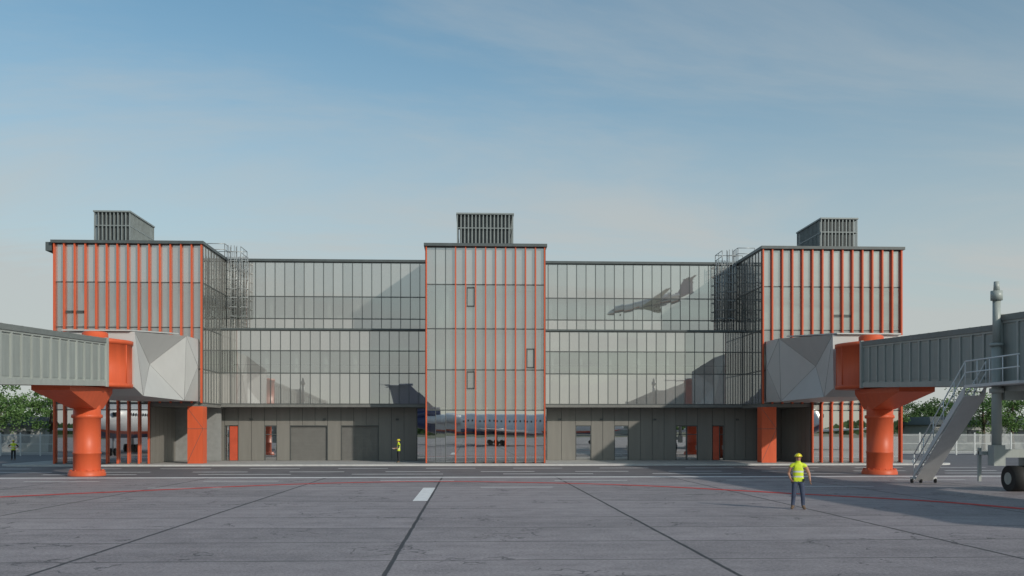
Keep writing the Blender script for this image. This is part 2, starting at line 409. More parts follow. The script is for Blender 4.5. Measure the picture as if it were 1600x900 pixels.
for x0, x1 in ((-21.15, LX1), (RX0, 23.6)):
    y0, y1 = YF-0.02, YF+1.1
    fin.box(x0, x1, y0, y1, 0.13, 4.418)
    wl.box(x0-0.004, x1+0.004, y0-0.004, y1, 2.72, 2.75, 4)
    for a, b_ in (((x0, 0.2), (x1, 2.7)), ((x0, 4.3), (x1, 2.76))):
        d = Vector((b_[0]-a[0], 0, b_[1]-a[1])).normalized(); n_ = Vector((-d.z, 0, d.x))*0.012
        A = Vector((a[0], y0-0.004, a[1])); B = Vector((b_[0], y0-0.004, b_[1]))
        wl.face([A-n_, B-n_, B+n_, A+n_], 4)
for x in (-22.3, -18.0, -12.0, -6.0, 7.5, 11.0, 15.5, 22.5):
    wl.box(x-0.12, x+0.12, YM-0.16, YM-0.05, 3.45, 3.6, 4)

lv = MB()
def louvre(x0, x1, y0, y1, z0, z1):
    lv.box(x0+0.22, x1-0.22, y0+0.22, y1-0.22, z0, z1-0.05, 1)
    lv.box(x0-0.06, x1+0.06, y0-0.06, y1+0.06, z1-0.12, z1, 0)
    for zz in (z0+0.0, z0+(z1-z0)*0.62):
        lv.box(x0+0.003, x1-0.003, y0+0.003, y0+0.09, zz, zz+0.07, 0); lv.box(x0+0.003, x0+0.09, y0+0.1, y1, zz, zz+0.07, 0); lv.box(x1-0.09, x1-0.003, y0+0.1, y1, zz, zz+0.07, 0)
    n = round((x1-x0)/0.3)
    for i in range(n+1):
        x = x0+0.03+(x1-x0-0.06)*i/n; lv.box(x-0.04, x+0.04, y0, y0+0.07, z0, z1-0.121, 0); lv.box(x-0.04, x+0.04, y1-0.07, y1, z0, z1-0.121, 0)
    n = round((y1-y0)/0.3)
    for i in range(1, n):
        y = y0+(y1-y0)*i/n
        for xx in (x0, x1-0.07): lv.box(xx, xx+0.07, y-0.04, y+0.04, z0, z1-0.121, 0)
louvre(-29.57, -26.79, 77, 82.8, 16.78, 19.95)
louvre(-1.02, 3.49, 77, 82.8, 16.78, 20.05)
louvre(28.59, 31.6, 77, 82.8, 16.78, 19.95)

ld = MB()
def ladder(x, y, z0, z1, cage_from, ext=1.1):
    for sx in (-0.24, 0.24): ld.cyl((x+sx, y, z0), (x+sx, y, z1+ext), 0.036, n=6)
    z = z0+0.3
    while z < z1: ld.cyl((x-0.24, y, z), (x+0.24, y, z), 0.02, n=5); z += 0.3
    if cage_from:
        z = cage_from
        angs = [rad(200+a*(140/8)) for a in range(9)]
        while z <= z1+ext:
            pts = [(x-0.24, y, z)]+[(x+0.42*math.cos(t), y-0.25+0.45*math.sin(t)*1.0, z) for t in angs]+[(x+0.24, y, z)]
            ld.path(pts, 0.034, 5); z += 0.75
        for t in angs[::2]:
            ld.cyl((x+0.42*math.cos(t), y-0.25+0.45*math.sin(t), cage_from), (x+0.42*math.cos(t), y-0.25+0.45*math.sin(t), z1+ext), 0.028, n=5)
    for zz in (z0+1.5, z0+4):
        ld.cyl((x-0.24, y, zz), (x-0.24, y+0.35, zz), 0.02, n=5); ld.cyl((x+0.24, y, zz), (x+0.24, y+0.35, zz), 0.02, n=5)
ladder(-19.35, 79.55, 10.86, TOP, 11.9); ladder(21.8, 79.55, 10.86, TOP, 11.9)
ladder(-18.45, 79.55, 10.86, TOP-0.4, 11.9, 0.6); ladder(20.9, 79.55, 10.86, TOP-0.4, 11.9, 0.6)
def rail(pts, h=1.05, z=TOP+0.2):
    for a, b_ in zip(pts, pts[1:]):
        for hh in (h, h*0.55): ld.cyl((*a, z+hh), (*b_, z+hh), 0.03, n=5)
        L = (Vector(a)-Vector(b_)).length; n = max(1, round(L/1.2))
        for i in range(n+1):
            q = Vector(a).lerp(Vector(b_), i/n); ld.cyl((q.x, q.y, z), (q.x, q.y, z+h), 0.03, n=5)
rail([(-21.3, 79.0), (-19.9, 79.0), (-19.9, 80.2)]); rail([(-18.9, 80.2), (-18.9, 82.5), (-21.3, 82.5)])
rail([(23.7, 79.0), (22.3, 79.0), (22.3, 80.2)]); rail([(21.3, 80.2), (21.3, 82.5), (23.7, 82.5)])
gl.make('glazing', [GLS_S, GLS_V, GLS_D], bld)
mu.make('mullions', [MULL], bld); fin.make('orange_fins', [ORANGE], bld)
wl.make('walls', WM, bld); cap.make('roof_caps', [CAP], bld); inn.make('interior', [INTW, SLAB, INTD], bld)
lv.make('roof_louvre_rooms', [LOUV, LOUVD], bld); ld.make('ladders', [STEEL], bld)

# ================================================================== JET BRIDGES
def jet_bridge(mirror, with_stair):
    root = empty('jet_bridge')
    def fix(b):
        if mirror:
            b.v = [(2.42-x, y, z) for x, y, z in b.v]; b.f = [f[::-1] for f in b.f]
        return b
    cx = 24.4
    zb = lambda y: 5.2-(55.6-y)*0.041
    c = MB()
    c.lathe(cx, 56.2, [(0.0, 0.30), (0.98, 0.30), (0.98, 0.20), (1.02, 0.16), (1.02, 0.0)], 40)
    c.lathe(cx, 56.2, [(0.74, 0.30), (0.74, 1.25), (0.77, 1.27), (0.77, 1.35), (0.74, 1.37), (0.74, 3.3), (0.84, 3.34), (0.84, 3.5), (0.74, 3.54), (0.74, 4.3)], 40)
    for k in range(16):
        t = 2*math.pi*k/16; c.cyl((cx+0.88*math.cos(t), 56.2+0.88*math.sin(t), 0.30), (cx+0.88*math.cos(t), 56.2+0.88*math.sin(t), 0.36), 0.04, n=6)
    y0, y1 = 51.4, 57.4
    top = [(cx-1.0, y0, zb(y0)-0.02), (cx+1.0, y0, zb(y0)-0.02), (cx+1.0, y1, zb(y0)+0.05), (cx-1.0, y1, zb(y0)+0.05)]
    lip = [(x, y, z-0.28) for x, y, z in top]
    bot = [(cx-0.66, 55.6, 3.85), (cx+0.66, 55.6, 3.85), (cx+0.66, 56.85, 3.85), (cx-0.66, 56.85, 3.85)]
    c.hexa(lip+top); c.hexa(bot+[(x*0.999+cx*0.001, y, z-0.002) for x, y, z in lip])
    fix(c).make('support_column', [ORANGE], root)
    r = MB()
    r.lathe(cx, 57.4, [(0, 5.12), (2.08, 5.12), (2.08, 5.34), (2.0, 5.36), (2.0, 7.62), (2.1, 7.64), (2.1, 7.86), (1.2, 7.98), (0.72, 8.0), (0.72, 8.3), (0.6, 8.4), (0, 8.44)], 48)
    for k in range(10):
        t = 2*math.pi*(k+0.35)/10; r.cyl((cx+2.0*math.cos(t), 57.4+2.0*math.sin(t), 5.35), (cx+2.0*math.cos(t), 57.4+2.0*math.sin(t), 7.63), 0.035, n=6)
    fix(r).make('rotunda', [ORANGE], root)
    def tunnel(b, x0, x1, ya, yb, dz0, dz1, rib):
        z = lambda y, k: zb(y)+(dz0 if k == 0 else dz1)
        b.hexa([(x0,ya,z(ya,0)),(x1,ya,z(ya,0)),(x1,yb,z(yb,0)),(x0,yb,z(yb,0)),(x0,ya,z(ya,1)),(x1,ya,z(ya,1)),(x1,yb,z(yb,1)),(x0,yb,z(yb,1))], 0)
        def bar(yc0, yc1, o, k0, k1, m):
            for xa, xb in ((x0-o, x0-0.002), (x1+0.002, x1+o)):
                b.hexa([(xa,yc0,zb(yc0)+k0),(xb,yc0,zb(yc0)+k0),(xb,yc1,zb(yc1)+k0),(xa,yc1,zb(yc1)+k0),
                        (xa,yc0,zb(yc0)+k1),(xb,yc0,zb(yc0)+k1),(xb,yc1,zb(yc1)+k1),(xa,yc1,zb(yc1)+k1)], m)
        bar(ya, yb, 0.10, dz0-0.06, dz0+0.22, 0); bar(ya, yb, 0.12, dz1-0.22, dz1+0.04, 2)
        bar(ya, yb, 0.07, dz1-0.32, dz1-0.225, 0)
        n = max(1, round((yb-ya-0.16)/rib)); st = (yb-ya-0.16)/n
        for i in range(n+1):
            bar(ya+i*st+0.0, ya+i*st+0.13, 0.085, dz0+0.223, dz1-0.323, 0)
            if i < n:
                bar(ya+i*st+0.2, ya+(i+1)*st-0.07, 0.025, dz0+0.32, dz1-0.42, 1)
        for yy in (ya+0.001, yb-0.25):
            bar(yy, yy+0.249, 0.16, dz0-0.1, dz1+0.08, 0)
        for k in range(int((yb-ya)/1.0)):
            yy = ya+k*1.0+0.4
            b.hexa([(x0,yy,zb(yy)+dz1+.002),(x1,yy,zb(yy)+dz1+.002),(x1,yy+.08,zb(yy)+dz1+.002),(x0,yy+.08,zb(yy)+dz1+.002),
                    (x0,yy,zb(yy)+dz1+.07),(x1,yy,zb(yy)+dz1+.07),(x1,yy+.08,zb(yy)+dz1+.07),(x0,yy+.08,zb(yy)+dz1+.07)], 0)
    t = MB()
    tunnel(t, 23.1, 25.9, 40.0, 55.6, 0.0, 2.6, 1.05)
    tunnel(t, 22.85, 26.15, 19.5, 40.4, -0.22, 2.95, 1.3)
    cb_ = [(23.0, 15.2), (26.0, 14.6), (28.6, 16.2), (28.2, 19.6), (23.0, 19.4)]
    zz0, zz1 = zb(19)-0.3, zb(19)+3.1
    t.face([(x, y, zz1) for x, y in cb_], 0); t.face([(x, y, zz0) for x, y in reversed(cb_)], 0)
    for (x, y), (u, v) in zip(cb_, cb_[1:]+cb_[:1]): t.face([(x,y,zz0),(u,v,zz0),(u,v,zz1),(x,y,zz1)], 1)
    fix(t).make('tunnel', [BRIDGE, BRIDGE2, BRIDGED], root)
    d = MB()
    for x in (22.45, 26.55):
        d.cyl((x, 40, 1.5), (x, 40, 6.3), 0.2, n=20); d.cyl((x, 40, 6.3), (x, 40, 8.15), 0.16, n=20)
        d.cyl((x, 40, 8.15), (x, 40, 8.55), 0.24, n=20); d.cyl((x, 40, 8.55), (x, 40, 8.95), 0.13, 0.11, n=16)
        d.cyl((x, 40, 6.2), (x, 40, 6.32), 0.27, n=20); d.cyl((x, 40, 4.2), (x, 40, 4.4), 0.29, n=20)
        d.box(x-0.25, x+0.25, 39.75, 40.25, 1.1, 1.98)
    d.box(22.7, 26.3, 39.8, 40.2, 1.45, 1.8); d.box(22.7, 26.3, 39.8, 40.2, 3.9, 4.28)
    d.box(22.0, 22.12, 40.6, 40.72, 0.4, 1.85); d.box(22.0, 22.5, 40.3, 40.7, 1.55, 1.7)
    d.box(23.7, 25.3, 39.5, 40.5, 0.6, 1.44)
    for xa in (22.95, 25.3):
        d.cyl((xa, 40, 0.55), (xa+0.75, 40, 0.55), 0.55, n=36, m=1); d.cyl((xa-0.02, 40, 0.55), (xa+0.77, 40, 0.55), 0.26, n=24, m=0)
    fix(d).make('drive_column', [BRIDGE, RUBBER], root)
    if with_stair:
        s = MB()
        x0, x1 = 21.95, 22.95
        yb_, zb0, yt, zt0 = 46.5, 0.35, 41.7, 4.62
        for xa in (x0, x1-0.06):
            s.hexa([(xa,yb_+0.28,zb0-0.2),(xa+0.06,yb_+0.28,zb0-0.2),(xa+0.06,yt+0.10,zt0-0.52),(xa,yt+0.10,zt0-0.52),
                    (xa,yb_+0.05,zb0+0.18),(xa+0.06,yb_+0.05,zb0+0.18),(xa+0.06,yt-0.02,zt0+0.02),(xa,yt-0.02,zt0+0.02)], 0)
        s.hexa([(x0+.062,yb_+0.12,zb0-0.24),(x1-.062,yb_+0.12,zb0-0.24),(x1-.062,yt+0.05,zt0-0.5),(x0+.062,yt+0.05,zt0-0.5),
                (x0+.062,yb_+0.12,zb0-0.20),(x1-.062,yb_+0.12,zb0-0.20),(x1-.062,yt+0.05,zt0-0.46),(x0+.062,yt+0.05,zt0-0.46)], 0)
        for i in range(22):
            f = (i+0.5)/22; y = yb_+(yt-yb_)*f; z = zb0+(zt0-zb0)*f
            s.box(x0+0.065, x1-0.065, y-0.1, y+0.12, z-0.02, z+0.02, 1)
        s.box(x0, x1, 37.5, yt, zt0-0.12, zt0, 0)
        for xa in (x0+0.03, x1-0.03):
            for h in (0.55, 1.05):
                s.path([(xa, yb_+0.15, zb0+h), (xa, yt, zt0+h)], 0.03, 8, 2)
                if xa < 22.3: s.path([(xa, yt, zt0+h), (xa, 37.5, zt0+h)], 0.03, 8, 2)
            s.path([(xa, yb_+0.15, zb0+1.05), (xa, yb_+0.3, zb0+0.8), (xa, yb_+0.15, zb0+0.55)], 0.026, 8, 2)
            for f in (0, 0.2, 0.4, 0.6, 0.8, 1.0):
                y = yb_+0.1+(yt-yb_-0.1)*f; z = zb0+(zt0-zb0)*f; s.cyl((xa, y, z), (xa, y, z+1.05), 0.024, n=8, m=2)
        for y in (40.7, 39.7, 38.7, 37.6): s.cyl((x0+0.03, y, zt0), (x0+0.03, y, zt0+1.05), 0.024, n=8, m=2)
        s.box(x0-0.15, x1+0.15, yb_+0.05, yb_+0.16, 0.2, 0.3, 0)
        for xa in (x0-0.12, x0+0.33, x1+0.06):
            s.cyl((xa, yb_+0.1, 0.12), (xa+0.07, yb_+0.1, 0.12), 0.12, n=16, m=3)
            s.box(xa+0.075, xa+0.095, yb_+0.05, yb_+0.15, 0.1, 0.21, 0)
        fix(s).make('service_stair', [STAIRM, BRIDGE2, WHITE, RUBBER], root)
    # faceted link: shallow folded star so every facet is seen from the apron
    p = MB()
    xi, xo = 22.62, 27.3
    A = (xi+0.15, 59.2, 5.25); B = (xi+0.1, 59.2, 8.6); Cc = (xi-0.15, 68.9, 9.3); D = (xi-0.1, 68.6, 4.72)
    Mi = (xi+1.0, 64.6, 7.0); A2 = (xi+0.0, 60.4, 4.75)
    E = (xi+0.15, YF-0.03, 9.45); F = (xi+0.15, YF-0.03, 4.8); K = (xi-0.3, 71.3, 7.3)
    tris = ((A, B, A2), (A2, B, Mi), (B, Cc, Mi), (Cc, D, Mi), (D, A2, Mi), (Cc, E, K), (E, F, K), (F, D, K), (D, Cc, K))
    for tri in tris: p.face(tri[::-1], 0)
    def oth(q): return (xi+xo-q[0], q[1], q[2])
    for tri in tris: p.face([oth(q) for q in tri], 0)
    for a, b_ in ((B, Cc), (Cc, E)): p.face([a, b_, oth(b_), oth(a)][::-1], 0)
    for a, b_ in ((A, A2), (A2, D), (D, F)): p.face([a, b_, oth(b_), oth(a)], 0)
    p.face([A, oth(A), oth(B), B], 0)
    p.hexa([(xi+0.3,59.0,8.62),(xo-0.3,59.0,8.62),(xo-0.1,68.0,9.33),(xi+0.1,68.0,9.33),(xi+0.3,59.0,8.7),(xo-0.3,59.0,8.7),(xo-0.1,68.0,9.41),(xi+0.1,68.0,9.41)], 0)
    for a, b_ in ((A2, B), (B, Mi), (Cc, Mi), (D, Mi), (A2, Mi), (Cc, K), (D, K), (E, K), (F, K), (Cc, D)): p.cyl(a, b_, 0.016, n=5, m=1)
    fix(p).make('faceted_link', [POD, SEAM], root)
    return root
jet_bridge(False, True)
jet_bridge(True, False)

# ================================================================== AIRLINERS
AG = mat('aircraft_silver', (0.80, 0.80, 0.82), 0.3, var=0.03)
AN = mat('aircraft_navy', (0.05, 0.065, 0.16), 0.3, var=0.05)
AO = mat('aircraft_orange', (0.6, 0.10, 0.05), 0.35)
AW = mat('aircraft_window', (0.02, 0.02, 0.025), 0.2)
def aircraft_mesh():
    b = MB(); n = 28
    prof = [(22.0, 0.05, -0.5), (21.6, 0.5, -0.45), (20.8, 0.95, -0.3), (19.6, 1.4, -0.15), (18, 1.75, -0.03), (16, 1.9, 0), (0, 1.9, 0), (-10, 1.9, 0), (-14, 1.65, 0.15), (-18, 1.1, 0.5), (-21, 0.6, 0.85), (-22, 0.35, 0.95)]
    zc = 3.7
    for x, r, dz in prof:
        for k in range(n):
            t = 2*math.pi*k/n; b.v.append((x, r*math.cos(t), zc+dz+r*math.sin(t)))
    for q in range(len(prof)-1):
        for k in range(n):
            j = (k+1) % n; tm = 2*math.pi*(k+0.5)/n
            b.f.append((q*n+k, q*n+j, (q+1)*n+j, (q+1)*n+k)); b.sm.append(True)
            sn = math.sin(tm); b.m.append(1 if (sn < -0.75 or q >= 8) else (2 if sn < -0.6 else 0))
    for sgn in (1, -1):
        x = -9.0
        while x < 16:
            b.box(x-0.12, x+0.12, sgn*1.86, sgn*1.915, zc+0.45, zc+0.75, 3); x += 0.75
        def wing(pr, pt, tr, tt, m):
            (a, c, y, z), (d, e, yy, zz) = pr, pt
            y *= sgn; yy *= sgn
            b.hexa([(a,y,z-tr),(c,y,z-tr*0.3),(e,yy,zz-tt*0.3),(d,yy,zz-tt),(a,y,z+tr*0.3),(c,y,z+tr*0.2),(e,yy,zz+tt*0.2),(d,yy,zz+tt*0.3)], m)
        wing((5, -4.2, 1.2, 2.4), (-6.2, -8.6, 18, 3.0), 0.34, 0.1, 0)
        wing((-19.5, -23.0, 0.0, 11.2), (-23.0, -24.6, 5.8, 11.1), 0.16, 0.06, 1)
        b.cyl((-9.5, sgn*2.75, 4.6), (-15.5, sgn*2.75, 4.7), 0.82, 0.62, 20, 0); b.box(-14.5, -11, sgn*1.6, sgn*2.2, 4.5, 4.7, 0)
        b.cyl((-3.2, sgn*4.5, 2.7), (-3.2, sgn*4.5, 0.6), 0.16, n=10, m=0); b.cyl((-2, sgn*4.5, 2.5), (-9.5, sgn*4.5, 2.7), 0.55, 0.3, 14, 1)
        for xx in (-4.4, -3.2, -2.0):
            for yo in (-0.45, 0.2): b.cyl((xx, sgn*4.5+yo, 0.47), (xx, sgn*4.5+yo+0.28, 0.47), 0.47, n=18, m=4)
        b.box(17.9, 19.3, sgn*1.32, sgn*1.62, zc+0.35, zc+0.75, 3)
    b.hexa([(-13.0,-0.22,5.4),(-13,0.22,5.4),(-21.6,0.15,5.0),(-21.6,-0.15,5.0),(-19.2,-0.12,11.2),(-19.2,0.12,11.2),(-23.2,0.08,11.2),(-23.2,-0.08,11.2)], 1)
    b.cyl((-13.2, 0, 6.1), (-19.0, 0, 5.6), 0.75, 0.7, 20, 1); b.cyl((-18.6, 0, 11.2), (-24.0, 0, 11.2), 0.22, 0.08, 10, 1)
    b.cyl((15.5, 0, 2.2), (15.5, 0, 0.4), 0.12, n=10)
    for yo in (-0.4, 0.14): b.cyl((15.5, yo, 0.4), (15.5, yo+0.26, 0.4), 0.4, n=18, m=4)
    return b.make('jet_airliner', [AG, AN, AO, AW, RUBBER])
pl = aircraft_mesh(); pl.location = (8.0, -26, 0)
def inst(loc, rz, rx=0, ry=0, s=1):
    o = bpy.data.objects.new('jet_airliner', pl.data); C.collection.objects.link(o)
    o.location = loc; o.rotation_mode = 'XYZ'; o.rotation_euler = (rx, ry, rz); o.scale = (s,)*3; return o
inst((38.5, 19.5, 0), rad(90)); inst((-37, 29, 0), rad(90))
inst((97, -350, 67), rad(182), rad(-11), rad(12), 1.08)

# ================================================================== FENCES, BACKGROUND
def fence(x0, x1, y):
    b = MB(); x = x0; i = 0
    while x < x1:
        if i % 20 == 0: b.box(x-0.05, x+0.05, y-0.05, y+0.05, 0, 2.4)
        b.box(x-0.016, x+0.016, y-0.012, y+0.012, 0.12, 2.25); x += 0.1; i += 1
    for z in (0.3, 1.2, 2.1): b.box(x0, x1, y+0.014, y+0.04, z, z+0.06)
    return b.make('metal_fence', [FENCEM])
fence(-110, -33, 100.5); fence(36, 120, 100.5)

ROOF = mat('shed_roof', (0.09, 0.10, 0.10), 0.6); SHW = mat('shed_wall', (0.34, 0.35, 0.34), 0.7); WIN = mat('shed_window', (0.04, 0.05, 0.06), 0.2)
def shed(name, x0, x1, y0, y1, h):
    b = MB(); b.box(x0, x1, y0, y1, 0, h, 0)
    b.hexa([(x0-.5,y0-.5,h+.003),(x1+.5,y0-.5,h+.003),(x1+.5,y1+.5,h+.003),(x0-.5,y1+.5,h+.003),(x0,y0+1,h+1.1),(x1,y0+1,h+1.1),(x1,y1-1,h+1.1),(x0,y1-1,h+1.1)], 1)
    x = x0+1.5
    while x < x1-2.5: b.box(x, x+1.6, y0-0.05, y0-0.003, 1.1, h-0.7, 2); x += 3.2
    return b.make(name, [SHW, ROOF, WIN])
shed('warehouse', -92, -52, 120, 134, 3.2); shed('warehouse', 62, 100, 126, 140, 3.4)
shed('hangar', -150, -70, -330, -300, 9); shed('hangar', 20, 90, -360, -330, 8)

BARK = mat('bark', (0.09, 0.07, 0.05), 0.9, bump=0.5, bscale=12)
def leafmat(name, c):
    m, nt, out = newmat(name)
    d = N(nt, 'ShaderNodeBsdfDiffuse'); t = N(nt, 'ShaderNodeBsdfTranslucent')
    geo = N(nt, 'ShaderNodeNewGeometry')
    mr = N(nt, 'ShaderNodeMapRange'); mr.inputs[3].default_value = 0.55; mr.inputs[4].default_value = 1.5
    nt.links.new(geo.outputs['Random Per Island'], mr.inputs[0])
    vm = N(nt, 'ShaderNodeVectorMath', operation='SCALE'); vm.inputs[0].default_value = c
    nt.links.new(mr.outputs[0], vm.inputs['Scale'])
    nt.links.new(vm.outputs[0], d.inputs[0]); nt.links.new(vm.outputs[0], t.inputs[0])
    mx = N(nt, 'ShaderNodeMixShader'); mx.inputs[0].default_value = 0.4
    nt.links.new(d.outputs[0], mx.inputs[1]); nt.links.new(t.outputs[0], mx.inputs[2]); nt.links.new(mx.outputs[0], out.inputs[0])
    return m
LEAF = leafmat('leaves', (0.16, 0.27, 0.095)); LEAFD = leafmat('leaves_dark', (0.085, 0.14, 0.055))
def tree_mesh(h, cr, seed, nclump=60, per=70, ls=0.28):
    r = random.Random(seed); b = MB()
    b.cyl((0,0,0), (0.1,0,h*0.3), 0.28*h/10, 0.2*h/10, 10, 0); b.cyl((0.1,0,h*0.3), (0.0,0.1,h*0.8), 0.2*h/10, 0.05, 8, 0)
    cen = []
    for i in range(nclump):
        while True:
            p = Vector((r.uniform(-1,1), r.uniform(-1,1), r.uniform(-1,1)))
            if 0.35 < p.length < 1: break
        wob = 1+0.25*math.sin(3*math.atan2(p.y, p.x)+seed)
        c = Vector((p.x*cr*wob, p.y*cr*wob, h*0.60+p.z*h*0.38)); cen.append(c)
        if i % 5 == 0: b.cyl((0.05, 0, h*(0.25+0.3*r.random())), tuple(c*0.9+Vector((0,0,h*0.05))), 0.07, 0.015, 5, 0)
    for c in cen:
        cs = r.uniform(0.5, 1.15)*cr*0.27
        for k in range(per):
            d = Vector((r.gauss(0,1), r.gauss(0,1), r.gauss(0,0.7))); d = d.normalized()*cs*r.random()**0.4
            q = c+d; s = ls*r.uniform(0.6, 1.3)
            u = Vector((r.gauss(0,1), r.gauss(0,1), r.gauss(0,1))).normalized(); w = u.orthogonal().normalized()
            b.face([q-u*s*0.5, q+w*s*0.35, q+u*s*0.5, q-w*s*0.35], 1 if r.random() < 0.7 else 2)
    return b
t1 = tree_mesh(9.5, 4.0, 1).make('deciduous_tree', [BARK, LEAF, LEAFD])
t2 = tree_mesh(8.5, 3.4, 5).make('deciduous_tree', [BARK, LEAF, LEAFD])
t3 = tree_mesh(7.0, 3.2, 9).make('deciduous_tree', [BARK, LEAFD, LEAFD])
t1.location = (-55.5, 114, 0); t2.location = (-50.5, 118, 0); t3.location = (62.5, 137, 0)
for d, loc, s, rz in ((t2, (-60, 116, 0), 1.1, 2.0), (t1, (-66, 140, 0), 1.0, 1.2), (t3, (-50.5, 138, 0), 0.95, 0.4),
                      (t2, (57.0, 131, 0), 0.85, 1), (t3, (68.5, 141, 0), 0.95, 2), (t1, (64.5, 118, 0), 0.95, 0.4), (t2, (69.5, 120, 0), 1.0, 3),
                      (t3, (75, 150, 0), 1.1, 1), (t1, (78, 122, 0), 0.95, 5), (t3, (-72, 128, 0), 1.1, 3), (t2, (-49, 150, 0), 0.9, 3)):
    o = bpy.data.objects.new('deciduous_tree', d.data); C.collection.objects.link(o); o.location = loc; o.scale = (s,)*3; o.rotation_euler = (0, 0, rz)
tb = MB(); r = random.Random(11)
for k in range(9000):
    a = r.uniform(0, 2*math.pi); R = 620+r.uniform(-25, 25); hh = 7+4*math.sin(a*23)+3*math.sin(a*57+1)
    z = r.uniform(0.5, max(3, hh)); q = Vector((R*math.cos(a), R*math.sin(a), z)); s = r.uniform(3, 6)
    t = Vector((-math.sin(a), math.cos(a), 0)); u = (t+Vector((0,0,r.uniform(-.5,.5)))).normalized(); w = Vector((0,0,1))
    tb.face([q-u*s*0.6, q-w*s*0.4, q+u*s*0.6, q+w*s*0.5], 0)
tb.make('distant_tree_belt', [LEAFD])

# ================================================================== PEOPLE
SKIN = mat('skin', (0.42, 0.22, 0.15), 0.55); VEST = mat('hivis_vest', (0.62, 0.75, 0.03), 0.6, var=0.12, scale=14)
BAND = mat('reflective_band', (0.62, 0.63, 0.62), 0.35); JEAN = mat('denim', (0.05, 0.065, 0.11), 0.85, var=0.25, scale=12)
DARK = mat('dark_trousers', (0.02, 0.022, 0.028), 0.85); BOOT = mat('boot_leather', (0.14, 0.09, 0.055), 0.6)
HELM = mat('yellow_helmet', (0.72, 0.62, 0.02), 0.3, coat=0.3); HAIR = mat('hair', (0.03, 0.02, 0.015), 0.8)
EYEW = mat('eye_white', (0.7, 0.7, 0.68), 0.3); PAPER = mat('paper', (0.75, 0.75, 0.73), 0.7); LIP = mat('lips', (0.32, 0.12, 0.10), 0.5)
TOOL = mat('black_plastic', (0.02, 0.02, 0.02), 0.4)
def skin_obj(verts, edges, radii, roots, lv=2):
    me = bpy.data.meshes.new('tmp'); me.from_pydata(verts, edges, []); o = bpy.data.objects.new('tmp', me); C.collection.objects.link(o)
    sk = o.modifiers.new('skin', 'SKIN'); sk.use_smooth_shade = True
    for i, r_ in enumerate(radii):
        sv = me.skin_vertices[0].data[i]; sv.radius = r_ if isinstance(r_, tuple) else (r_, r_); sv.use_root = i in roots
    ss = o.modifiers.new('s', 'SUBSURF'); ss.levels = lv; ss.render_levels = lv
    C.view_layer.update()
    ev = o.evaluated_get(C.evaluated_depsgraph_get()); out = bpy.data.meshes.new_from_object(ev)
    bpy.data.objects.remove(o); return out
